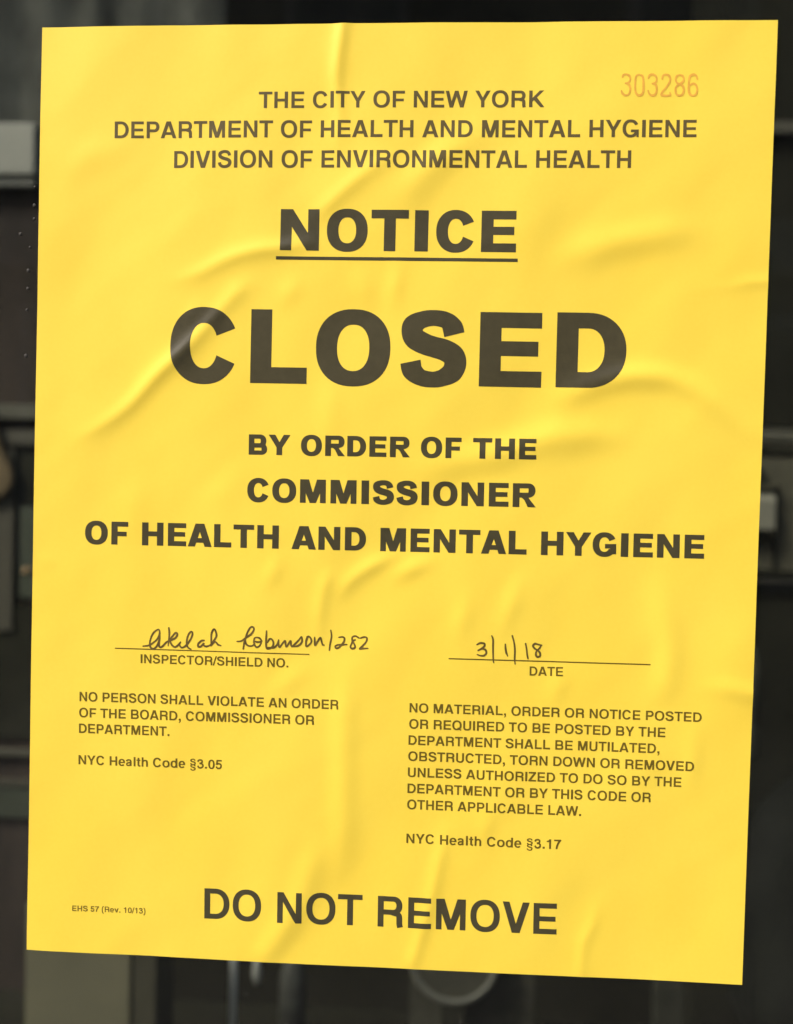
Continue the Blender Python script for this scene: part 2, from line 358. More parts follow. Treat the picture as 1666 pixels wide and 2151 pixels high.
RIDGES = [
    ([(-16.32, 140.4), (-17.27, 132.84), (-17.95, 125.28), (-17.51, 118.39), (-16.77, 110.11), (-17.96, 100.43)], [0.9, 0.95, 0.85, 0.6, 0.4, 0], 2.20, 1),
    ([(-95.89, 15.37), (-86.47, 20.71), (-78.28, 26.84), (-70.02, 35.93), (-62.92, 42.41), (-55.87, 49.84), (-49.55, 56.96), (-44.66, 62.63)], [0, 0.45, 0.75, 0.9, 0.95, 0.75, 0.45, 0], 3.20, 1),
    ([(-67.61, 63.06), (-57.61, 66.27), (-49.1, 70.56), (-40.59, 73.03), (-33.5, 73.79), (-25.03, 75.13)], [0, 0.45, 0.62, 0.68, 0.65, 0.3], 3.20, 1),
    ([(1.04, 102.16), (-5.84, 98.0), (-12.74, 92.85), (-19.63, 86.57), (-24.45, 80.98)], [0, 0.45, 0.65, 0.55, 0], 3.80, 1),
    ([(27.16, 110.88), (13.6, 100.56), (5.46, 92.26), (0.08, 83.94)], [0, 0.6, 0.5, 0], 5.00, 0),
    ([(44.77, 69.2), (56.95, 74.12), (66.4, 76.94), (78.54, 78.83), (93.29, 80.85)], [0, 0.5, 0.6, 0.5, 0], 5.00, 0),
    ([(85.76, 63.38), (97.84, 64.35), (102.5, 65.49), (107.97, 65.82)], [0, 0.15, 0.32, 0.4], 1.70, 1),
    ([(45.87, 28.99), (56.71, 34.31), (66.19, 37.37), (75.7, 38.09), (83.89, 36.45), (92.14, 31.82), (100.44, 24.87), (107.33, 19.55)], [0, 0.55, 0.75, 0.75, 0.6, 0.45, 0.3, 0.15], 3.80, 0),
    ([(4.7, 6.8), (18.58, 11.75), (32.43, 14.43), (46.13, 19.31), (59.84, 20.58), (72.85, 19.48)], [0, 0.5, 0.7, 0.7, 0.5, 0], 5.00, 0),
    ([(-13.96, -29.9), (-10.82, -24.14), (-3.86, -18.99), (5.22, -14.93)], [0.1, 0.55, 0.65, 0], 3.00, 1),
    ([(0.48, -23.51), (7.44, -19.78), (15.78, -16.31)], [0, 0.45, 0], 2.60, 0),
    ([(-19.35, -43.97), (-19.56, -34.04), (-18.05, -24.79), (-15.87, -20.48)], [0, 0.45, 0.45, 0], 2.80, 1),
    ([(-11.32, -46.53), (-11.51, -63.58), (-11.41, -80.68), (-11.03, -97.81), (-12.08, -115.07)], [0, 0.5, 0.55, 0.45, 0], 4.20, 0),
    ([(-37.89, -61.76), (-27.99, -54.24), (-19.85, -46.83)], [0, 0.35, 0], 3.60, 0),
    ([(-19.61, -98.21), (-20.36, -109.73), (-23.45, -119.96), (-27.89, -128.13), (-33.49, -137.1)], [0, 0.4, 0.5, 0.6, 0.5], 4.50, 0),
    ([(20.52, -94.21), (17.97, -105.0), (16.1, -115.08), (13.92, -124.48), (10.67, -136.83)], [0, 0.45, 0.5, 0.55, 0.5], 2.40, 1),
    ([(64.56, -116.15), (63.38, -123.29), (60.77, -129.1), (60.47, -138.34)], [0, 0.35, 0.4, 0.3], 1.80, 1),
    ([(79.45, -19.01), (81.3, -30.73), (83.55, -41.76), (82.48, -51.53), (82.14, -58.51)], [0, 0.4, 0.55, 0.4, 0], 4.40, 0),
    ([(90.64, -59.57), (90.79, -73.49), (90.09, -86.1)], [0, 0.3, 0], 3.00, 0),
    ([(90.67, -51.92), (100.19, -51.98), (108.08, -53.34)], [0, 0.3, 0.45], 2.80, 0),
    ([(39.57, -19.52), (37.05, -29.38), (33.18, -40.73)], [0, 0.35, 0], 3.00, 0),
    ([(24.38, -24.18), (22.81, -34.06), (21.65, -43.94)], [0, 0.35, 0], 3.20, 0),
    ([(52.06, -45.67), (51.56, -52.69), (48.29, -59.83)], [0, 0.3, 0], 3.00, 0),
    ([(1.77, 71.51), (0.84, 63.18), (-0.35, 54.14)], [0, 0.4, 0], 2.80, 0),
    ([(-10.79, 68.6), (-8.52, 61.68), (-6.53, 54.75)], [0, 0.35, 0], 3.40, 0),
    ([(-50.24, 55.55), (-46.05, 60.93), (-39.73, 65.49)], [0, 0.4, 0], 3.20, 0),
    ([(-33.13, 55.78), (-30.11, 61.13), (-26.25, 66.34)], [0, 0.3, 0], 3.20, 0),
    ([(-102.92, 94.45), (-91.38, 100.84), (-80.61, 105.79)], [0, 0.3, 0], 5.00, 0),
    ([(-18.81, 48.99), (-17.64, 28.03), (-18.01, 12.58)], [0, 0.3, 0], 4.50, 0),
    ([(-31.68, -14.58), (-33.68, -21.73), (-35.71, -27.47)], [0, 0.3, 0], 2.60, 0),
    ([(33.02, -88.67), (31.11, -95.84), (29.19, -103.03)], [0, 0.25, 0], 2.40, 0),
    ([(-73.9, 8.46), (-76.61, -3.01), (-75.67, -15.84)], [0, 0.22, 0], 5.00, 0),
    ([(-42.23, 12.03), (-49.18, 0.54), (-54.78, -8.13)], [0, 0.22, 0], 5.00, 0),
    ([(-104.95, -18.11), (-102.7, -20.93), (-101.48, -23.77)], [0, 0.2, 0], 1.60, 0),
    ([(-62.33, 49.75), (-59.55, 54.72), (-54.6, 59.0)], [0, 0.25, 0], 2.40, 0),
]
ZC = 1.5
def catmull(P, n=8):
    P = [np.array(p, float) for p in P]
    if len(P) < 3:
        return np.array(P)
    out = []
    for i in range(len(P) - 1):
        p0 = P[i - 1] if i else 2 * P[0] - P[1]
        p1, p2 = P[i], P[i + 1]
        p3 = P[i + 2] if i + 2 < len(P) else 2 * P[-1] - P[-2]
        for k in range(n):
            t = k / n
            out.append(0.5 * ((2 * p1) + (p2 - p0) * t + (2 * p0 - 5 * p1 + 4 * p2 - p3) * t * t + (3 * p1 - p0 - 3 * p2 + p3) * t ** 3))
    out.append(P[-1])
    return np.array(out)

RCURVES = []
for pts, amp, wid, sharp in RIDGES:
    c = catmull(pts, 7)
    u = np.linspace(0, 1, len(c))
    a = np.interp(u, np.linspace(0, 1, len(amp)), amp)
    RCURVES.append((c, a, wid, sharp))
rng = random.Random(4)
WAVES = []
for k in range(16):
    lam = rng.uniform(16, 75)
    th = rng.uniform(-0.9, 0.9)
    WAVES.append((2 * PI / lam * math.cos(th), 2 * PI / lam * math.sin(th), rng.uniform(0, 6.28), 0.0016 * lam * rng.uniform(0.4, 1)))
for k in range(14):
    lam = rng.uniform(7, 18)
    th = rng.uniform(-1.2, 0.6)
    WAVES.append((2 * PI / lam * math.cos(th), 2 * PI / lam * math.sin(th), rng.uniform(0, 6.28), 0.00075 * lam * rng.uniform(0.4, 1)))
GAIN = 1.55
def raw_height(X, Z):
    """distance of the paper's face from the glass, mm; X, Z arrays in mm"""
    X = np.asarray(X, float); Z = np.asarray(Z, float)
    h = 0.8 + 1.5 * np.exp(-((X + 22) / 78) ** 2 - (Z / 190) ** 2)       # the sheet stands a little off the glass in the middle
    for kx, kz, ph, a in WAVES:
        h = h + a * np.sin(kx * X + kz * Z + ph + 0.6 * np.sin(Z * 0.021 + ph))
    for c, a, w, sharp in RCURVES:
        best = np.full(X.shape, 1e9); amp = np.zeros(X.shape)
        for i in range(len(c) - 1):
            p, q = c[i], c[i + 1]
            d = q - p
            L2 = float(d @ d) + 1e-9
            t = np.clip(((X - p[0]) * d[0] + (Z - p[1]) * d[1]) / L2, 0, 1)
            ds = (X - p[0] - t * d[0]) ** 2 + (Z - p[1] - t * d[1]) ** 2
            m = ds < best
            best = np.where(m, ds, best)
            amp = np.where(m, a[i] + t * (a[i + 1] - a[i]), amp)
        s = np.sqrt(best) / (w * 0.86)
        prof = np.exp(-(np.sqrt(s * s + 0.06) - 0.245) * 1.55) if sharp else np.exp(-s * s)
        h = h + GAIN * amp * prof * 0.62
    return h

TL, TR, BR, BL = [np.array(c) for c in CORNERS]
def sheet_xy(u, v):
    return (TL * (1 - u) * (1 - v) + TR * u * (1 - v) + BR * u * v + BL * (1 - u) * v)
NU, NV = 300, 390
uu, vv = np.meshgrid(np.linspace(0, 1, NU + 1), np.linspace(0, 1, NV + 1))
GX = TL[0] * (1 - uu) * (1 - vv) + TR[0] * uu * (1 - vv) + BR[0] * uu * vv + BL[0] * (1 - uu) * vv
GZ = TL[1] * (1 - uu) * (1 - vv) + TR[1] * uu * (1 - vv) + BR[1] * uu * vv + BL[1] * (1 - uu) * vv
# the buckles are worked out on a fine grid, eased like stiff paper, and read back by cubic interpolation
HS = 0.5
HX0, HZ0 = -118.0, -150.0
HN, HM = int(236 / HS) + 1, int(300 / HS) + 1
_hx, _hz = np.meshgrid(HX0 + HS * np.arange(HN), HZ0 + HS * np.arange(HM))
HG = raw_height(_hx, _hz)
_k = np.exp(-0.5 * (np.arange(-6, 7) / 1.7) ** 2); _k /= _k.sum()
for _ax in (0, 1):
    _p = np.pad(HG, [(6, 6) if a == _ax else (0, 0) for a in (0, 1)], mode='edge')
    HG = sum(w * np.take(_p, np.arange(i, i + HG.shape[_ax]), axis=_ax) for i, w in enumerate(_k))
HG = np.maximum(HG, 0.15)
def height(X, Z):
    fx = np.clip((np.asarray(X, float) - HX0) / HS, 1, HN - 3); fz = np.clip((np.asarray(Z, float) - HZ0) / HS, 1, HM - 3)
    ix, iz = fx.astype(int), fz.astype(int)
    def w(t):                                            # cubic B-spline weights
        return [(1 - t) ** 3 / 6, (3 * t ** 3 - 6 * t * t + 4) / 6, (-3 * t ** 3 + 3 * t * t + 3 * t + 1) / 6, t ** 3 / 6]
    wx, wz = w(fx - ix), w(fz - iz)
    return sum(wz[b] * wx[a] * HG[iz + b - 1, ix + a - 1] for a in range(4) for b in range(4))
GH = height(GX, GZ)

def paper_material():
    m = bpy.data.materials.new("yellow_paper")
    m.use_nodes = True
    nt = m.node_tree
    N, Lk = nt.nodes.new, nt.links.new
    b = nt.nodes["Principled BSDF"]
    b.inputs["Roughness"].default_value = 0.5
    b.inputs["Specular IOR Level"].default_value = 0.3
    tc = N("ShaderNodeTexCoord")
    n1 = N("ShaderNodeTexNoise"); n1.inputs["Scale"].default_value = 900; n1.inputs["Detail"].default_value = 3
    n2 = N("ShaderNodeTexNoise"); n2.inputs["Scale"].default_value = 22; n2.inputs["Detail"].default_value = 5
    Lk(tc.outputs["Object"], n1.inputs["Vector"]); Lk(tc.outputs["Object"], n2.inputs["Vector"])
    ad = N("ShaderNodeMath"); ad.operation = 'MULTIPLY_ADD'; ad.inputs[1].default_value = 0.4
    Lk(n1.outputs["Fac"], ad.inputs[0]); Lk(n2.outputs["Fac"], ad.inputs[2])
    mr = N("ShaderNodeMapRange"); mr.inputs[1].default_value = 0.45; mr.inputs[2].default_value = 0.95
    Lk(ad.outputs[0], mr.inputs[0])
    mx = N("ShaderNodeMix"); mx.data_type = 'RGBA'
    mx.inputs[6].default_value = PAPER_A
    mx.inputs[7].default_value = PAPER_B
    Lk(mr.outputs[0], mx.inputs[0]); Lk(mx.outputs[2], b.inputs["Base Color"])
    bp = N("ShaderNodeBump"); bp.inputs["Strength"].default_value = 0.12; bp.inputs["Distance"].default_value = 0.0001
    Lk(n1.outputs["Fac"], bp.inputs["Height"]); Lk(bp.outputs[0], b.inputs["Normal"])
    return m
PAPER_A = (0.845, 0.608, 0.060, 1)
PAPER_B = (0.872, 0.650, 0.074, 1)

notice = thing("paper_notice", "yellow printed closure notice with black CLOSED lettering stuck flat on dark shop window glass", "notice", (0, 0, ZC))
verts = np.stack([GX.ravel() / 1000, -GH.ravel() / 1000, GZ.ravel() / 1000], 1)
idx = np.arange((NU + 1) * (NV + 1)).reshape(NV + 1, NU + 1)
faces = np.stack([idx[:-1, :-1], idx[1:, :-1], idx[1:, 1:], idx[:-1, 1:]], -1).reshape(-1, 4).tolist()
# the cut edge and the back, on vertices of their own so the face keeps its shading up to the edge
THK = 0.00011
loop = [(0, i) for i in range(NU)] + [(j, NU) for j in range(NV)] + [(NV, i) for i in range(NU, 0, -1)] + [(j, 0) for j in range(NV, 0, -1)]
vl = verts.tolist()
base = len(vl)
for j, i in loop:
    x, y, z = verts[idx[j, i]]
    vl += [(x, y, z), (x, y + THK, z)]
nl = len(loop)
faces += [[base + 2 * k, base + 2 * k + 1, base + 2 * ((k + 1) % nl) + 1, base + 2 * ((k + 1) % nl)][::-1] for k in range(nl)]
base = len(vl)
vl += [(x, y + THK, z) for x, y, z in verts.tolist()]
faces += [[q + base for q in f][::-1] for f in np.stack([idx[:-1, :-1], idx[1:, :-1], idx[1:, 1:], idx[:-1, 1:]], -1).reshape(-1, 4).tolist()]
sheet = mesh_obj("sheet", vl, faces, paper_material(), notice, smooth=True)

# ------------------------------------------------------------------ letter shapes (drawn here, no font files); cap height 718
CAP = 718.0
def sup(cx, cy, rx, ry, a0, a1, n=28, e=2.25):
    pts = []
    for k in range(n + 1):
        a = math.radians(a0 + (a1 - a0) * k / n)
        c, s = math.cos(a), math.sin(a)
        pts.append((cx + rx * math.copysign(abs(c) ** (2 / e), c), cy + ry * math.copysign(abs(s) ** (2 / e), s)))
    return pts
def rect(x0, y0, x1, y1):
    return ([(x0, y0), (x1, y0), (x1, y1), (x0, y1)], [])
def pg(*p):
    return (list(p), [])
def ring(x0, y0, x1, y1, S, T, e=2.25):
    cx, cy = (x0 + x1) / 2, (y0 + y1) / 2
    rx, ry = (x1 - x0) / 2, (y1 - y0) / 2
    return (sup(cx, cy, rx, ry, 0, 360, 56, e)[:-1], [sup(cx, cy, rx - S, ry - T, 0, 360, 48, e)[:-1]])
def stroke(pts, w, n=8, closed=False):
    """a stroke along a smooth spine as a row of quads with round joins"""
    c = catmull(pts, n) if len(pts) > 2 else np.array(pts, float)
    if isinstance(w, (int, float)):
        ws = np.full(len(c), float(w))
    else:
        ws = np.interp(np.linspace(0, 1, len(c)), np.linspace(0, 1, len(w)), w)
    d = np.gradient(c, axis=0)
    d /= np.linalg.norm(d, axis=1)[:, None] + 1e-9
    nrm = np.stack([-d[:, 1], d[:, 0]], 1)
    Lp = c + nrm * ws[:, None] / 2
    Rp = c - nrm * ws[:, None] / 2
    return [pg(tuple(Rp[i]), tuple(Rp[i + 1]), tuple(Lp[i + 1]), tuple(Lp[i])) for i in range(len(c) - 1)]
def bowl(x0, y0, x1, y1, S, T, rx=None, SS=None):
    """D shape with straight left edge"""
    h = (y1 - y0) / 2
    rx = rx or min(h, (x1 - x0) * 0.62)
    SS = SS or S
    cy = (y0 + y1) / 2
    o = [(x0, y0)] + sup(x1 - rx, cy, rx, h, -90, 90, 28, 2.15) + [(x0, y1)]
    i = [(x0 + SS, y0 + T)] + sup(x1 - rx, cy, rx - S, h - T, -90, 90, 24, 2.15) + [(x0 + SS, y1 - T)]
    return (o, [i])

FH = dict(S=140., T=119., D=1.0, name="H")
FK = dict(S=206., T=150., D=1.0, name="K")
MET_H = dict(A=(722, 20, 702), B=(722, 76, 669), C=(722, 44, 684), D=(722, 76, 685), E=(667, 76, 621), F=(611, 76, 587), G=(778, 44, 713),
    H=(722, 71, 651), I=(278, 64, 214), K=(722, 87, 722), L=(611, 76, 583), M=(833, 69, 765), N=(722, 69, 654), O=(778, 44, 734),
    P=(667, 76, 627), Q=(778, 44, 737), R=(722, 76, 677), S=(667, 39, 629), T=(611, 14, 598), U=(722, 72, 651), V=(667, 19, 648),
    W=(944, 6, 929), Y=(667, 15, 653), Z=(611, 25, 586))
MET_K = dict(A=(778, 0, 778), B=(778, 73, 730), C=(778, 45, 735), D=(778, 73, 735), E=(722, 73, 671), F=(667, 73, 625), G=(833, 45, 775),
    H=(833, 73, 760), I=(389, 80, 309), K=(833, 73, 833), L=(667, 73, 630), M=(944, 73, 871), N=(833, 73, 760), O=(833, 45, 788),
    P=(722, 73, 680), Q=(833, 45, 788), R=(778, 73, 775), S=(722, 36, 684), T=(722, 30, 692), U=(833, 73, 760), V=(778, 0, 778),
    W=(1000, 0, 1000), Y=(778, 0, 778), Z=(722, 36, 684))
SPINE = [(.955, .735), (.905, .857), (.76, .965), (.49, 1), (.235, .967), (.047, .88), (.02, .77), (.09, .662), (.31, .575), (.51, .53),
         (.76, .478), (.947, .388), (.99, .258), (.913, .124), (.71, .033), (.49, .002), (.235, .033), (.047, .142), (-.005, .285)]

def s_shape(x0, y0, x1, y1, S, T):
    sp = [(x0 + S / 2 + u * (x1 - x0 - S), y0 + T / 2 + v * (y1 - y0 - T)) for u, v in SPINE]
    w = [S * .98, S * .98, T * 1.06, T, T * 1.08, S * 1.0, S * 1.02, S * 1.04, S * 1.0, S * 0.98, S * 1.02, S * 1.06, S * 1.04, S, T * 1.08, T, T * 1.06, S * .98, S * .98]
    return stroke(sp, w, 6)

def c_band(x0, y0, x1, y1, S, T, up, lo, kind, e=2.2):
    cx, cy, rx, ry = (x0 + x1) / 2, (y0 + y1) / 2, (x1 - x0) / 2, (y1 - y0) / 2
    o = sup(cx, cy, rx, ry, up, 360 - lo, 54, e)
    k = 1.07 if kind == "H" else 0.9
    i = sup(cx, cy, rx - S, ry - T, up * k + (0 if kind == "H" else 2), 360 - lo * k, 48, e)
    return (o + i[::-1], [])

def glyph(ch, F):
    """(advance, x0, x1, components) ; component = (outer, [holes])"""
    S, T, K = F["S"], F["T"], F["name"] == "K"
    H = CAP
    ov = 17
    met = MET_K if K else MET_H
    if ch in met:
        adv, x0, x1 = met[ch]
    else:
        adv, x0, x1 = 556, 30, 527
    w, xc = x1 - x0, (x0 + x1) / 2
    C = []
    if ch == ' ':
        return (333 if K else 278), 0, 0, []
    if ch == 'A':
        sd = S * 1.12; ap = sd * (0.60 if not K else 0.62)
        C = [pg((x0, 0), (x0 + sd, 0), (xc - ap + sd, H), (xc - ap, H)), pg((x1 - sd, 0), (x1, 0), (xc + ap, H), (xc + ap - sd, H)),
             rect(x0 + w * .2, H * (.2 if not K else .17), x1 - w * .2, H * (.2 if not K else .17) + T * .98)]
    elif ch == 'B':
        C = [bowl(x0, 0, x1, H * .56, S * .98, T), bowl(x0, H * .56 - T * .95, x1 - w * .05, H, S * .96, T)]
    elif ch == 'C':
        C = [c_band(x0, -ov, x1, H + ov, S, T * 1.04, 26 if not K else 25, 29 if not K else 25, F["name"])]
    elif ch == 'D':
        C = [bowl(x0, 0, x1, H, S, T, rx=w * (.56 if not K else .55))]
    elif ch in 'EF':
        mid = H * .415 if ch == 'E' else H * .37
        mt = T * .95
        C = [rect(x0, 0, x0 + S, H), rect(x0 + S * .5, H - T, x1 - (6 if ch == 'E' else 0), H), rect(x0 + S * .5, mid, x1 - w * (.06 if ch == 'E' else .09), mid + mt)]
        if ch == 'E':
            C.append(rect(x0 + S * .5, 0, x1, T * 1.02))
    elif ch == 'G':
        C = [c_band(x0, -ov, x1, H + ov, S, T * 1.02, 27, 26 if not K else 34, F["name"])]
        if K:
            C += [rect(xc + w * .02, H * .34, x1 - 4, H * .34 + T * .92), rect(x1 - S * .92, H * .10, x1 - 4, H * .34 + T * .5)]
        else:
            C += [rect(xc + 8, H * .285, x1 - 2, H * .285 + T * .95), rect(x1 - 92, 0, x1 - 2, H * .3)]
    elif ch == 'H':
        C = [rect(x0, 0, x0 + S, H), rect(x1 - S, 0, x1, H), rect(x0 + S * .5, H * .40, x1 - S * .5, H * .40 + T * 1.02)]
    elif ch == 'I':
        C = [rect(x0, 0, x1, H)]
    elif ch == 'K':
        C = [rect(x0, 0, x0 + S, H), pg((x0 + S * .6, H * .25), (x0 + S * .6, H * .48), (x1 - 22 - S * 1.25, H), (x1 - 22, H)),
             pg((x0 + S + w * .10, H * .42), (x1 - S * 1.22, 0), (x1, 0), (x0 + S + w * .26, H * .62))]
    elif ch == 'L':
        C = [rect(x0, 0, x0 + S, H), rect(x0 + S * .5, 0, x1, T * 1.05)]
    elif ch == 'M':
        dw, tw, sw = (S * .92, S * 1.34, S * .86) if K else (S * 1.06, S * 1.40, S * .94)
        C = [rect(x0, 0, x0 + sw, H), rect(x1 - sw, 0, x1, H), pg((x0, H), (xc - dw * .5, 0), (xc + dw * .5, 0), (x0 + tw, H)),
             pg((x1, H), (x1 - tw, H), (xc - dw * .5, 0), (xc + dw * .5, 0))]
    elif ch == 'N':
        C = [rect(x0, 0, x0 + S * .97, H), rect(x1 - S * .97, 0, x1, H), pg((x0, H), (x1 - S * 1.05, 0), (x1, 0), (x0 + S * 1.05, H))]
    elif ch in 'OQ':
        C = [ring(x0, -ov, x1 - (0 if ch == 'O' else 3), H + ov, S * 1.02, T)]
        if ch == 'Q':
            C.append(pg((xc + 20, 120), (xc + 95, 205), (x1 + 2, 15), (x1 - 75, -55)))
    elif ch == 'P':
        C = [bowl(x0, H * .36, x1, H, S, T), rect(x0, 0, x0 + S, H * .5)]
    elif ch == 'R':
        C = [bowl(x0, H * .40, x1 - w * .03, H, S, T), rect(x0, 0, x0 + S, H * .5)]
        if K:
            C.append(pg((x0 + w * .36, H * .42), (x0 + w * .62, H * .47), (x0 + w * .72, H * .34), (x1, 0), (x1 - S * 1.18, 0), (x0 + w * .50, H * .30)))
        else:
            C += stroke([(x0 + w * .56, H * .47), (x1 - S * .80, H * .41), (x1 - S * .62, H * .30), (x1 - S * .60, H * .12), (x1 - S * .46, 0)], [T, S * .9, S, S * .98, S * .98], 8)
    elif ch == 'S':
        C = s_shape(x0, -ov, x1, H + ov, S, T * 1.02)
    elif ch == 'T':
        C = [rect(x0, H - T, x1, H), rect(xc - S / 2, 0, xc + S / 2, H - T * .5)]
    elif ch == 'U':
        ry = w * .42
        o = sup(xc, ry - ov, w / 2, ry, 180, 360, 36, 2.4); i = sup(xc, ry - ov, w / 2 - S, ry - T, 180, 360, 30, 2.4)
        C = [(o + i[::-1], []), rect(x0, ry - ov - 1, x0 + S, H), rect(x1 - S, ry - ov - 1, x1, H)]
    elif ch in 'Vv':
        if ch == 'v':
            adv, x0, x1 = 556, 13, 543; H = 532; S = 134; xc = (x0 + x1) / 2
        sd = S * 1.12; ap = sd * .58
        C = [pg((x0, H), (xc - ap, 0), (xc - ap + sd, 0), (x0 + sd, H)), pg((x1 - sd, H), (xc + ap - sd, 0), (xc + ap, 0), (x1, H))]
    elif ch == 'W':
        sd = S * 1.05; a = x0 + w * .265; b = x1 - w * .265
        C = [pg((x0, H), (a - sd * .5, 0), (a + sd * .5, 0), (x0 + sd, H)), pg((xc - sd * .5, H), (a - sd * .5, 0), (a + sd * .5, 0), (xc + sd * .5, H)),
             pg((xc - sd * .5, H), (b - sd * .5, 0), (b + sd * .5, 0), (xc + sd * .5, H)), pg((x1 - sd, H), (b - sd * .5, 0), (b + sd * .5, 0), (x1, H))]
    elif ch == 'Y':
        sd = S * 1.15
        C = [pg((x0, H), (xc - S * .5, H * .38), (xc + S * .5, H * .40), (x0 + sd, H)), pg((x1 - sd, H), (xc - S * .5, H * .40), (xc + S * .5, H * .38), (x1, H)),
             rect(xc - S / 2, 0, xc + S / 2, H * .40)]
    elif ch == 'Z':
        C = [rect(x0, 0, x1, T), rect(x0 + 15, H - T, x1 - 8, H), pg((x0, T * .8), (x0 + S * 1.3, T * .8), (x1 - 8, H - T * .8), (x1 - 8 - S * 1.3, H - T * .8))]
    elif ch == '0':
        C = [ring(32, -19, 524, 710, 138, 108, 2.3)]
    elif ch == '1':
        x0, x1 = 69, 378
        C = [rect(240, 0, 378, 710), pg((69, 500), (270, 500), (270, 705), (255, 710), (205, 630), (140, 602), (69, 598))]
    elif ch == '2':
        C = stroke([(98, 470), (112, 585), (180, 640), (280, 655), (390, 625), (435, 530), (405, 420), (300, 325), (180, 220), (120, 130), (95, 40)], 132) + [rect(28, 0, 511, 122)]
    elif ch == '3':
        C = stroke([(92, 510), (130, 615), (260, 655), (385, 620), (412, 520), (355, 430), (215, 388)], 122) + stroke([(215, 388), (370, 362), (455, 270), (445, 145), (355, 65), (250, 44), (145, 80), (90, 205)], 126)
    elif ch == '5':
        C = [rect(110, 590, 496, 710), pg((48, 335), (180, 345), (215, 620), (100, 700))] + stroke([(105, 345), (190, 405), (300, 412), (410, 365), (450, 235), (400, 105), (282, 46), (150, 80), (92, 195)], 126)
    elif ch == '6':
        C = stroke([(452, 530), (400, 625), (290, 650), (185, 610), (118, 500), (100, 330), (115, 170), (180, 75), (285, 44), (395, 95), (450, 230), (400, 360), (290, 402), (180, 360), (115, 260)], 124)
    elif ch == '7':
        C = [rect(28, 588, 528, 710)] + stroke([(462, 650), (360, 505), (275, 325), (220, 130), (205, 0)], 136)
    elif ch == '8':
        C = [ring(62, 340, 494, 710, 128, 100), ring(34, -19, 522, 400, 136, 108)]
    elif ch == 'a':
        x0, x1 = 29, 527
        C = stroke([(92, 365), (135, 450), (255, 482), (365, 450), (398, 360), (400, 130), (425, 20)], [124, 118, 110, 128, 138, 138, 132]) + stroke([(400, 300), (290, 268), (150, 235), (98, 150), (140, 65), (245, 48), (350, 100), (400, 200)], 112)
    elif ch == 'e':
        x0, x1 = 23, 528
        o = sup(276, 264, 252, 282, 2, 322, 50); i = sup(276, 264, 112, 178, 2, 320, 44)
        C = [(o + i[::-1], []), rect(120, 222, 526, 312)]
    elif ch == 'l':
        adv, x0, x1 = 278, 69, 209
        C = [rect(69, 0, 209, 718)]
    elif ch == 't':
        adv, x0, x1 = 333, 10, 309
        C = [rect(90, 70, 230, 676), rect(10, 430, 309, 532)] + stroke([(160, 130), (185, 60), (255, 44), (309, 52)], [140, 120, 100, 98])
    elif ch == 'h':
        adv, x0, x1 = 611, 65, 546
        C = [rect(65, 0, 205, 718), rect(406, 0, 546, 360)] + stroke([(130, 330), (210, 440), (320, 484), (430, 450), (476, 350)], [110, 110, 116, 132, 140])
    elif ch == 'o':
        adv, x0, x1 = 611, 34, 578
        C = [ring(34, -14, 578, 546, 140, 106)]
    elif ch == 'd':
        adv, x0, x1 = 611, 34, 551
        C = [ring(34, -14, 540, 546, 138, 108), rect(411, 0, 551, 718)]
    elif ch == '.':
        adv, x0, x1 = 278, 64, 214
        C = [rect(64, 0, 214, 146)]
    elif ch == ',':
        adv, x0, x1 = 278, 64, 214
        C = [rect(64, 0, 214, 146), pg((100, -95), (64, -168), (150, -150), (214, -60), (214, 10), (142, 10), (140, -60))]
    elif ch == '/':
        adv, x0, x1 = 278, -33, 311
        C = [pg((-33, -19), (80, -19), (311, 737), (198, 737))]
    elif ch == '(':
        adv, x0, x1 = 333, 35, 314
        C = stroke([(270, 734), (150, 590), (100, 270), (150, -60), (270, -208)], 118)
    elif ch == ')':
        adv, x0, x1 = 333, 19, 298
        C = stroke([(63, 734), (183, 590), (233, 270), (183, -60), (63, -208)], 118)
    elif ch == '\u00a7':
        adv, x0, x1 = 556, 60, 496
        C = s_shape(70, 225, 486, 735, 98, 80) + s_shape(70, -195, 486, 315, 98, 80)
    return adv, x0, x1, C

def area(p):
    return 0.5 * sum(p[i][0] * p[(i + 1) % len(p)][1] - p[(i + 1) % len(p)][0] * p[i][1] for i in range(len(p)))

def inside(px, py, poly):
    """even-odd point in polygon for arrays of points"""
    P = np.array(poly, float)
    Q = np.roll(P, -1, axis=0)
    c = np.zeros(len(px), bool)
    for (x1, y1), (x2, y2) in zip(P, Q):
        if y1 == y2:
            continue
        m = (y1 > py) != (y2 > py)
        c ^= m & (px < (x2 - x1) * (py - y1) / (y2 - y1) + x1)
    return c

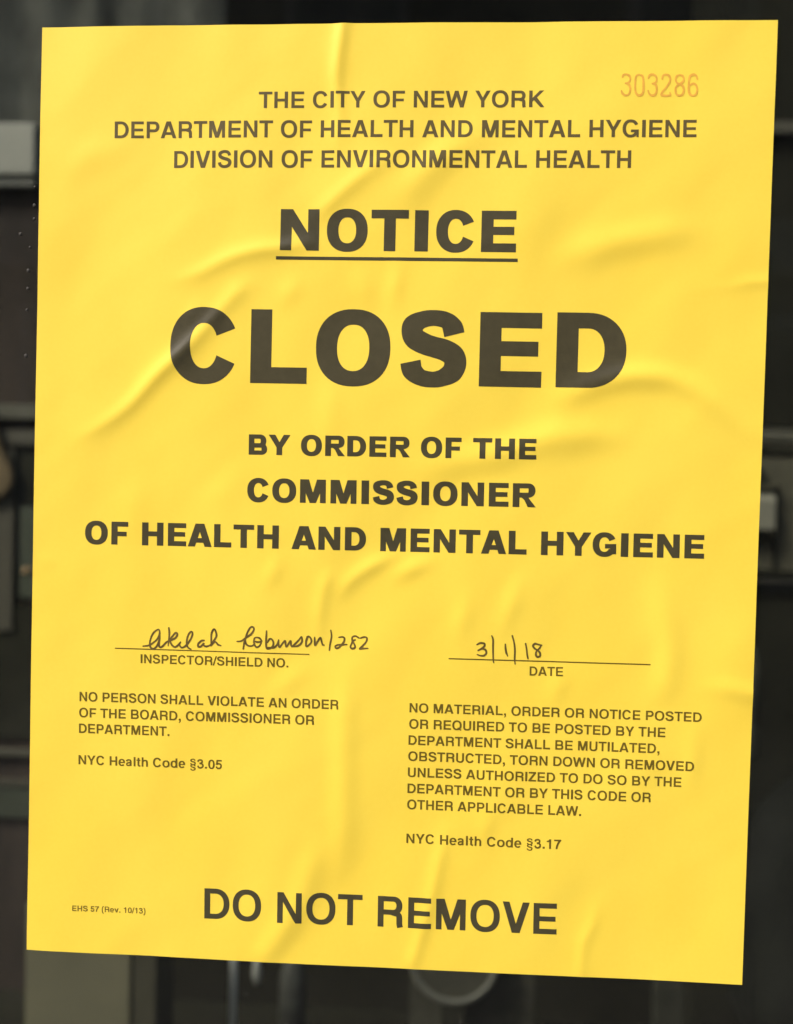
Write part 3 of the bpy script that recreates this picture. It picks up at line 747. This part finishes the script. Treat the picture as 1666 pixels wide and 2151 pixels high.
def fill(comps, grid):
    """triangulates a union of polygons with holes; extra grid points let the ink follow the paper"""
    vs, es = [], []
    for o, hs in comps:
        for p in [o] + list(hs):
            if grid:                                     # no outline edge longer than the grid
                q = []
                for (x1, y1), (x2, y2) in zip(p, list(p[1:]) + [p[0]]):
                    n = max(1, int(math.hypot(x2 - x1, y2 - y1) / (0.8 * grid)) + 1) if math.hypot(x2 - x1, y2 - y1) > 0.9 * grid else 1
                    q += [(x1 + (x2 - x1) * i / n, y1 + (y2 - y1) * i / n) for i in range(n)]
                p = q
            b = len(vs)
            vs += [Vector((float(x), float(y))) for x, y in p]
            es += [(b + i, b + (i + 1) % len(p)) for i in range(len(p))]
    if not vs:
        return [], []
    xs = [v.x for v in vs]; ys = [v.y for v in vs]
    if grid:
        gx = np.arange(min(xs) + grid * .37, max(xs), grid); gy = np.arange(min(ys) + grid * .41, max(ys), grid)
        for i, a in enumerate(gx):
            for j, b in enumerate(gy):
                vs.append(Vector((float(a) + (0.25 * grid if j % 2 else -0.25 * grid), float(b))))
    r = delaunay_2d_cdt(vs, es, [], 0, 1e-5, False)
    V = np.array([tuple(v) for v in r[0]])
    T = np.array([list(f) for f in r[2] if len(f) == 3])
    c = V[T].mean(axis=1)
    keep = np.zeros(len(T), bool)
    for o, hs in comps:
        k = inside(c[:, 0], c[:, 1], o)
        for h in hs:
            k &= ~inside(c[:, 0], c[:, 1], h)
        keep |= k
    T = T[keep]
    used = np.unique(T)
    mp = np.zeros(len(V), int); mp[used] = np.arange(len(used))
    return [tuple(V[u]) for u in used], mp[T].tolist()

INK_LIFT = 0.04       # mm of ink above the paper
def ink_object(name, pieces, material, label=None, lift=INK_LIFT):
    """pieces: list of (verts mm, tris) laid on the sheet"""
    V, Fc = [], []
    for v, t in pieces:
        b = len(V)
        V += v
        Fc += [[i + b for i in f] for f in t]
    A = np.array(V)
    hh = height(A[:, 0], A[:, 1]) + lift
    P = np.stack([A[:, 0] / 1000, -hh / 1000, A[:, 1] / 1000], 1)
    Fc = [f if area([V[i] for i in f]) > 0 else f[::-1] for f in Fc]
    o = mesh_obj(name, P, Fc, material, notice, smooth=True)
    # exact paper normals, so the sheen of the ink runs over the creases
    e = 0.12
    dx = (height(A[:, 0] + e, A[:, 1]) - height(A[:, 0] - e, A[:, 1])) / (2 * e)
    dz = (height(A[:, 0], A[:, 1] + e) - height(A[:, 0], A[:, 1] - e)) / (2 * e)
    n = np.stack([-dx, -np.ones(len(A)), -dz], 1)
    n /= np.linalg.norm(n, axis=1)[:, None]
    o.data.normals_split_custom_set_from_vertices(n.tolist())
    if label:
        o["label"] = label
    return o

def place(comps, f, grid):
    return fill([([f(*p) for p in o], [[f(*p) for p in h] for h in hs]) for o, hs in comps], grid)

def text_line(t, F, p0, p1, cap, grid):
    p0 = np.array(p0); p1 = np.array(p1)
    k = cap / CAP
    G = [glyph(c, F) for c in t]
    nat = sum(g[0] for g in G) - G[0][1] - (G[-1][0] - G[-1][2])
    want = np.linalg.norm(p1 - p0) / k
    sx = min(max(want / nat, 0.955), 1.045)
    trk = (want - nat * sx) / (len(G) - 1)
    d = (p1 - p0) / np.linalg.norm(p1 - p0)
    n = np.array((-d[1], d[0]))
    pen = -G[0][1] * sx
    out = []
    for c, (adv, x0, x1, comps) in zip(t, G):
        if comps:
            f = lambda x, y, pen=pen: tuple(p0 + d * ((pen + x * sx) * k) + n * (y * k))
            out.append(place(comps, f, grid))
        pen += adv * sx + trk
    return out, (sx, trk)

def text_boxes(items, F, grid):
    out = []
    for ch, xa, xb, yb, cap in items:
        adv, x0, x1, comps = glyph(ch, F)
        s = (xb - xa) / (x1 - x0)
        k = cap / CAP
        out.append(place(comps, lambda x, y: (xa + (x - x0) * s, yb + y * k), grid))
    return out

def ink(name, col, rough=0.3, spec=0.7, var=0.14):
    m = mat(name, col, rough, spec, var=var, scale=420, bump=0.06, bscale=1500)
    return m
M_ink = ink("toner_black", (0.060, 0.051, 0.024), 0.30, 1.0)
M_small = ink("toner_small_print", (0.135, 0.094, 0.013), 0.42, 0.3)
M_head = ink("toner_heading", (0.112, 0.083, 0.030), 0.32, 0.6)
M_tiny = ink("toner_faint", (0.17, 0.118, 0.016), 0.5, 0.3)
M_pen = ink("ballpoint_ink", (0.125, 0.083, 0.02), 0.45, 0.4, var=0.3)
M_red = ink("orange_stamp_ink", (0.72, 0.375, 0.05), 0.55, 0.3, var=0.14)

NAMES = dict(head="agency_heading", order="order_lettering", small="small_print", tiny="form_number", remove="warning_lettering")
for t, fk, p0, p1, cap, kind in LINES:
    F = FK if fk == "K" else FH
    pcs, info = text_line(t, F, p0, p1, cap, None if kind in ("tiny", ) else (1.1 if kind == "small" else 0.9))
    print("LINE", t, "sx %.3f trk %.1f" % info)
    m = dict(tiny=M_tiny, small=M_small, head=M_head).get(kind, M_ink)
    ink_object(NAMES[kind], pcs, m, "printed line reading " + t)
ink_object("notice_lettering", text_boxes(NOTICE, FK, 0.9), M_ink, "bold underlined word NOTICE")
ink_object("closed_lettering", text_boxes(CLOSED, FK, 0.9), M_ink, "largest bold word CLOSED")
for p, q, wd in RULES:
    n = 60
    pts = [tuple(np.array(p) + (np.array(q) - np.array(p)) * i / n) for i in range(n + 1)]
    c = [pg((a[0], a[1] - wd / 2), (b[0], b[1] - wd / 2), (b[0], b[1] + wd / 2), (a[0], a[1] + wd / 2)) for a, b in zip(pts, pts[1:])]
    ink_object("rule_line", [fill(c, None)], M_ink if wd > .5 else M_small)

def pen_strokes(strokes, w0, seed):
    rr = random.Random(seed)
    pcs = []
    for s in strokes:
        w = [w0 * rr.uniform(.82, 1.18) for _ in range(max(4, len(s)))]
        w[0] *= .8; w[-1] *= .7
        c = stroke(s, w, 7)
        a = s[0]; b = s[-1]
        c += [(sup(a[0], a[1], w[0] / 2, w[0] / 2, 0, 360, 10, 2)[:-1], []), (sup(b[0], b[1], w[-1] / 2, w[-1] / 2, 0, 360, 10, 2)[:-1], [])]
        pcs.append(fill(c, None))
    return pcs
def pen_object(name, strokes, w0, m, label, seed):
    # each stroke a hair above the one before, so crossings never share a plane
    o = None
    pcs = pen_strokes(strokes, w0, seed)
    V, Fc, LI = [], [], []
    for k, (v, t) in enumerate(pcs):
        b = len(V)
        V += v; LI += [INK_LIFT + 0.012 + 0.0015 * (k % 9)] * len(v)
        Fc += [[i + b for i in f] for f in t]
    return ink_object(name, [(V, Fc)], m, label, np.array(LI))
pen_object("handwritten_signature", SIGNATURE, 0.56, M_pen, "handwritten inspector name and shield number", 3)
pen_object("handwritten_date", DATE_HAND, 0.56, M_pen, "handwritten date 3/1/18", 5)
pen_object("serial_number", SERIAL, 0.62, M_red, "stamped orange serial number 303286", 9)

# ------------------------------------------------------------------ interior things added in place of street reflections
M_brown = mat("dark_brown_wood", (.040, .030, .025), 0.8, spec=0.15, var=0.45, scale=14, stretch=(1, 1, .25))
M_pale = mat("pale_laminate", (0.31, 0.305, 0.275), 0.5, var=0.06, scale=6)
M_pale2 = mat("pale_laminate_edge", (0.13, 0.128, 0.115), 0.55)
M_rail = mat("grey_green_rail", (0.08, 0.075, 0.056), 0.6, var=0.2, scale=9)
M_rail2 = mat("grey_rail", (0.062, 0.055, 0.04), 0.6, var=0.2, scale=9)
M_dkgrn = mat("dark_green_paint", (0.042, 0.048, 0.032), 0.6, var=0.3, scale=7)
M_drawer = mat("dark_olive_paint", (0.024, 0.023, 0.016), 0.9, spec=0.1, var=0.3, scale=8)
M_rod = mat("bright_rod", (0.75, 0.75, 0.71), 0.5)
M_btl = mat("mottled_grey_metal", (0.042, 0.042, 0.037), 0.5, var=0.6, scale=60)
M_disc = mat("dull_tray_face", (.036, .034, .025), 0.7, spec=0.2, var=0.3, scale=30)
M_panel = mat("grey_board_face", (.042, .040, .030), 0.8, spec=0.2, var=0.4, scale=30)
M_rim = mat("worn_rim", (0.085, 0.083, 0.07), 0.6, var=0.35, scale=25)
M_fold = mat("carton_shade_grey", (.052, .048, .034), 0.9, spec=0.1, var=0.15, scale=15)  # tone of the carton's shaded side
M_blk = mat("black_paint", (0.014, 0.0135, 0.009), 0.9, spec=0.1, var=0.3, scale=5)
M_cloth = mat("grey_curtain_cloth", (.105, .105, .095), 0.9, spec=0.1, var=0.5, scale=22, stretch=(1, 1, .35))
M_tan = mat("tan_cloth", (0.17, 0.125, 0.075), 0.9, spec=0.1, var=0.2, scale=20)
M_brass = mat("brass", (0.42, 0.26, 0.13), 0.45)
M_carton = mat("beige_carton", (0.118, 0.107, 0.066), 0.85, var=0.12, scale=16)
M_steel = mat("dull_steel", (.36, .36, .33), 0.38, metal=0.15, var=0.2, scale=12)
M_white = mat("white_plastic", (0.19, 0.18, 0.145), 0.5, var=0.1, scale=20)
M_jar = mat("dark_jar_glaze", (0.02, 0.018, 0.015), 0.4)
M_niche = mat("olive_panel", (0.072, 0.065, 0.042), 0.8, var=0.22, scale=12)
M_rag = mat("dark_grey_cloth", (0.034, 0.034, 0.027), 0.95, spec=0.1, var=0.4, scale=25)
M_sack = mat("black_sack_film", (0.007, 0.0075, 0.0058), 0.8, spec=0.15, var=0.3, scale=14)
M_drop = mat("water_drop", (0.05, 0.047, 0.042), 0.5, spec=0.12)

# curtain hanging at the left, with real folds, in place of a mottled reflection
cv, cf = [], []
nx, nz = 150, 26
for j in range(nz + 1):
    for i in range(nx + 1):
        u, v = i / nx, j / nz
        x = -1.05 + 0.66 * u
        z = 2.75 - 0.87 * v
        y = 1.48 + (0.0022 + 0.0018 * v) * math.sin(50 * u + 1.4 * math.sin(9 * u)) + 0.0028 * math.sin(23 * u + 2 * v) + 0.05 * u * u
        cv.append((x, y, z))
for j in range(nz):
    for i in range(nx):
        a = j * (nx + 1) + i
        cf.append((a, a + 1, a + nx + 2, a + nx + 1))
cu = thing("curtain", "mottled grey curtain hung behind the glass in place of a reflection, above the pale shelf rail", "curtain", (0, 0, 0))
o = mesh_obj("cloth", cv, cf, M_cloth, cu, smooth=True)
o.modifiers.new("thickness", 'SOLIDIFY').thickness = 0.003
MB().tube([(-1.1, 1.49, 2.76), (-0.3, 1.53, 2.76)], 0.012).build("curtain_rod", M_steel, cu, smooth=True)
MB().box(-1.08, -1.04, 1.50, 3.0, 2.74, 2.78).build("bracket", M_steel, cu)
MB().box(-0.36, -0.32, 1.53, 3.0, 2.74, 2.78).build("bracket", M_steel, cu)

# tall brown cabinet at the left, added in place of a reflected storefront
lc = thing("reflection_cabinet", "tall dark brown cabinet left of the notice, standing in for a reflected storefront, with a pale shelf rail across its top", "cabinet", (0, 0, 0.02))
lc.location = (0, 0, 0)
MB().box(-1.1, -0.44, 1.168, 1.27, 0.02, 1.838).build("back_panel", M_brown, lc)
MB().box(-1.1, -0.531, 1.145, 1.30, 1.842, 1.902, .002).build("shelf_rail", M_pale, lc)  # pale bar stands in for a bright reflected strip
MB().box(-1.1, -0.533, 1.15, 1.166, 1.830, 1.840).build("rail_lip", M_pale2, lc)
MB().box(-1.1, -0.45, 1.155, 1.167, 1.555, 1.572, .001).build("upper_rail", M_rail, lc)
MB().box(-1.1, -0.45, 1.157, 1.167, 1.524, 1.541, .001).build("lower_rail", M_rail2, lc)
MB().box(-1.1, -0.556, 1.158, 1.167, 1.30, 1.520).build("side_stile", M_rail2, lc)
MB().box(-0.5555, -0.45, 1.164, 1.167, 1.454, 1.521).build("dark_drawer", M_drawer, lc)
d = MB().box(-0.548, -0.45, 1.160, 1.167, 1.340, 1.450, .001).build("drawer_front", M_dkgrn, lc)
MB().lathe([(.001, 0), (.0045, .002), (.0048, .006), (.003, .010), (.002, .016)][::-1], (-0.5325, 1.15, 1.3745), 16, 'Y').build("knob", M_brass, d, smooth=True)
MB().box(-1.1, -0.45, 1.162, 1.167, 1.17, 1.332).build("lower_door", M_drawer, lc)
MB().box(-1.1, -0.45, 1.157, 1.167, 1.150, 1.156).build("kick_rail", M_rail, lc)
MB().box(-1.1, -0.45, 1.157, 1.167, 1.114, 1.119).build("kick_rail", M_rail2, lc)
MB().box(-1.1, -0.45, 1.160, 1.167, 1.074, 1.112).build("drawer_front", M_dkgrn, lc)

# tan cloth over the rail, put where a tan blob is reflected
tv, tf = [], []
for j in range(15):
    for i in range(13):
        u, v = i / 12, j / 14
        x = -0.63 + 0.060 * u * (1 - .25 * math.sin(v * 5.2 + 1.2)) + 0.006 * math.sin(v * 9)
        tv.append((x, 1.1525 - 0.0015 * math.sin(9 * u + 2 * v), 1.576 - 0.118 * v))
for j in range(14):
    for i in range(12):
        a = j * 13 + i
        tf.append((a, a + 1, a + 14, a + 13))
o = mesh_obj("reflection_towel", tv, tf, M_tan, smooth=True)
o.modifiers.new("thickness", 'SOLIDIFY').thickness = 0.004
tag(o, "tan cloth over the grey rail at the far left edge, standing in for a reflected blob", "towel")

# right hand cabinet with an open niche, modelled instead of a mirrored storefront
rc = thing("reflection_niche", "dark cabinet standing in for a mirrored storefront right of the notice, with an open olive niche crossed by shelf bars", "cabinet", (0, 0, 0))
MB().box(0.27, 0.95, 1.20, 1.5, 0.02, 1.3915).build("base_body", M_blk, rc)
MB().box(0.27, 0.95, 1.20, 1.5, 1.566, 2.6).build("upper_body", M_blk, rc)
MB().box(0.27, 0.95, 1.206, 1.236, 1.392, 1.566).build("niche_back", M_niche, rc)
MB().box(0.275, 0.95, 1.202, 1.2055, 1.550, 1.5645).build("top_rail", M_rail, rc)
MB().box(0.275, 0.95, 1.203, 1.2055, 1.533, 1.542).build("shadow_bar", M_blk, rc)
MB().box(0.3455, 0.3505, 1.202, 1.2055, 1.400, 1.497).build("divider", M_blk, rc)
MB().box(0.275, 0.3455, 1.186, 1.2055, 1.4405, 1.4455).build("niche_shelf", M_blk, rc)
MB().box(0.275, 0.95, 1.18, 1.20, 1.3935, 1.3985).build("niche_shelf", M_blk, rc)
MB().box(0.275, 0.95, 1.185, 1.20, 1.384, 1.3925).build("bottom_rail", M_rail2, rc)
MB().box(0.30, 0.95, 1.185, 1.199, 1.903, 1.916).build("top_moulding", M_rail2, rc)
j = thing("reflection_drink_carton", "small off-white drink carton on the niche shelf, in place of a pale reflected patch right of the notice", "carton", (0.3325, 1.196, 1.4456))  # carton put where a pale patch is mirrored
MB().box(-.0125, .0125, -.008, .008, 0, .034, .0008).build("body", M_white, j)
mesh_obj("gable_top", [(-.0122, -.0078, .0342), (.0122, -.0078, .0342), (.0122, .0078, .0342), (-.0122, .0078, .0342), (-.0122, 0, .043), (.0122, 0, .043)],
         [(0, 1, 5, 4), (1, 2, 5), (2, 3, 4, 5), (3, 0, 4), (3, 2, 1, 0)], M_white, j)
o = MB().lathe([(.004, 0), (.0075, .003), (.0085, .012), (.006, .018), (.007, .021)], (0, 0, 0), 20).build("reflection_jar", M_jar, smooth=True, loc=(0.322, 1.197, 1.4986))  # jar added for a dark spot in the reflection
tag(o, "tiny dark jar high in the niche above the white jug, in place of a dark reflected spot", "jar")
hb = MB().box(0.275, 0.3455, 1.188, 1.2055, 1.4945, 1.4985).build("niche_shelf", M_niche, rc)

# dark counter below the window and the stand-ins for reflections on it
ct = thing("counter", "dark counter inside the shop just below the notice", "counter", (0, 0, 0.02))
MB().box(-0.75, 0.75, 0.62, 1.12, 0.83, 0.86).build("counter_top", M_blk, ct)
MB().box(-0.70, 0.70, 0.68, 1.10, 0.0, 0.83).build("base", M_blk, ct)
CT = 0.88
cb = thing("carton", "beige cardboard carton standing in for a tan reflected panel under the notice's lower left corner", "carton", (-0.352, 0.835, CT))  # carton built where a tan panel is mirrored
MB().box(-0.05, 0.05, -0.035, 0.035, 0, 0.215, .0015).build("box", M_carton, cb)
MB().box(-0.048, 0.048, -0.030, 0.030, 0.2152, 0.217).build("flap", M_carton, cb)
fo = thing("carton_shade_slab", "narrow olive grey slab against the beige carton, coloured as its shaded side", "carton_shade_slab", (-0.2885, 0.835, CT))  # slab added to give the shaded side of the carton
MB().box(-.0105, .0105, -.034, .034, 0, .205, .0008).build("slab_body", M_fold, fo)
MB().box(-.008, .008, -.033, .030, .2052, .2070).build("slab_top", M_carton, fo)
pl = thing("reflection_rod_stand", "slim upright metal rod on a round foot beside the carton, in place of a reflected pole", "stand", (-0.2255, 0.90, CT))  # rod stands in for a reflected pole
MB().lathe([(.028, 0), (.028, .004), (.006, .008)], (0, 0, 0), 28).build("foot", M_steel, pl)
MB().tube([(0, 0, .006), (0, 0, .30)], .0035, 12).build("rod", M_rod, pl, smooth=True)
MB().tube([(0, 0, .30), (0.012, 0, .30), (0.0235, 0, .292)], .002, 8).build("hook_arm", M_steel, pl, smooth=True)
lad = thing("ladle", "small steel ladle hanging from the rod stand, in place of a bright reflected blob", "ladle", (-0.202, 0.90, CT + 0.11))  # added for a small bright blob in the reflection
MB().tube([(0, 0, .03), (0, 0, .182)], .0010, 8).build("handle", M_blk, lad, smooth=True)
MB().lathe([(.0005, 0), (.0035, .004), (.0048, .012), (.0040, .022), (.0012, .031)], (0, 0, 0), 20).build("bowl", M_steel, lad, smooth=True)
bt = thing("reflection_bottle", "dull grey steel bottle between the rod and the round tray, standing in for grey reflected patches", "bottle", (-0.181, 1.0, CT))  # bottle takes the place of grey reflected patches
MB().lathe([(.0125, 0), (.0142, .003), (.0142, .085), (.010, .10), (.0075, .106)], (0, 0, 0), 28).build("body", M_btl, bt, smooth=True)
MB().lathe([(.0085, 0), (.0085, .014)], (0, 0, .106), 24).build("cap", M_jar, bt)
gp = thing("reflection_board", "upright grey board behind the round tray, standing in for a grey reflection", "board", (0.010, 1.02, CT))  # board replaces a grey area of the reflection
MB().box(-0.066, 0.066, -0.006, 0.006, 0, .135, .001).build("panel", M_panel, gp)
MB().box(-0.066, 0.066, -0.03, 0.03, -0.0, .004).build("foot", M_blk, gp)
tr = thing("reflection_tray", "round steel tray leaning on the grey board, in place of a reflected ring below the notice", "tray", (-0.009, 0.975, CT))  # tray stands in for an arc mirrored in the glass
tr.rotation_euler = (math.radians(-8), 0, 0)
MB().lathe([(.044, 0), (.044, .003)], (0, 0, .116), 48, 'Y').build("disc", M_disc, tr)
MB().tube([(.0445 * math.cos(a), -.003, .116 + .0445 * math.sin(a)) for a in np.linspace(0, 2 * PI, 49)], .0034, 10).build("rim", M_rim, tr, smooth=True)
MB().box(-.012, .012, -.004, .004, 0.0, .073).build("stem", M_blk, tr)
lg = thing("reflection_post", "narrow dark grey post on the counter under the notice's lower right", "post", (0.224, 1.08, CT))  # post added where a faint upright band is mirrored
MB().box(-.0155, .0155, -.012, .012, 0, .16, .001).build("upright", M_rag, lg)
MB().box(-.03, .03, -.03, .03, 0, .006).build("foot", M_blk, lg)

# cloth and sack at lower right, added in place of dim reflected shapes
o = MB().lathe([(.002, 0), (.0065, .006), (.0075, .02), (.006, .034), (.004, .042), (.0055, .06), (.006, .10), (.003, .118)], (0, 0, 0), 14).build("reflection_cloth", M_rag, smooth=True, loc=(0.292, 1.0, 1.214))
for v in o.data.vertices:
    v.co.x += .0012 * math.sin(v.co.z * 260); v.co.y += .002 * math.sin(v.co.z * 170 + v.co.x * 300)
tag(o, "dark grey cloth hanging in the gloom beside the notice's right edge", "cloth")
bm = bmesh.new()
bmesh.ops.create_icosphere(bm, subdivisions=5, radius=1)
for v in bm.verts:
    n = noise.noise(v.co * 2.3) * .12 + noise.noise(v.co * 6) * .035
    v.co = Vector((v.co.x * .17 * (1 + n), v.co.y * .14 * (1 + n), max(v.co.z, -.82) * .22 * (1 + n)))
me = bpy.data.meshes.new("reflection_sack"); bm.to_mesh(me); bm.free()
me.polygons.foreach_set("use_smooth", [True] * len(me.polygons)); me.materials.append(M_sack)
o = bpy.data.objects.new("reflection_sack", me); COL.objects.link(o); o.location = (0.43, 0.86, 1.01)  # sack shape stands in for a person's reflected shoulder
zmin = min(v.co.z for v in me.vertices)
o.location.z = CT - zmin
o.scale.z = 1.0
tag(o, "bulging black sack at the lower right, standing in for a reflected shoulder", "sack")

# dried drops on the outside of the pane, left of the notice
DROPS = [(-108.9, 91.6), (-109.0, 86.1), (-109.0, 82.1), (-110.2, 73.6), (-110.6, 66.6), (-110.7, 61.2), (-110.9, 54.8), (-111.0, 41.0), (-113.2, 77.5)]
dv, df = [], []
d0 = MB().lathe([(.0005, 0), (.00042, .00012), (.0002, .0002)], (0, 0, 0), 14, 'Y').build("water_drop", M_drop, smooth=True)
for k, (x, z) in enumerate(DROPS):
    o = d0 if k == 0 else d0.copy()
    if k:
        COL.objects.link(o)
    o.location = (x / 1000, -0.0001, ZC + z / 1000)
    s = 0.7 + 0.5 * ((k * 37) % 10) / 10
    o.scale = (s, 1, s * 1.15)
    tag(o, "tiny dried water drop on the glass beside the notice's left edge", "water drop", "water drops on the glass")
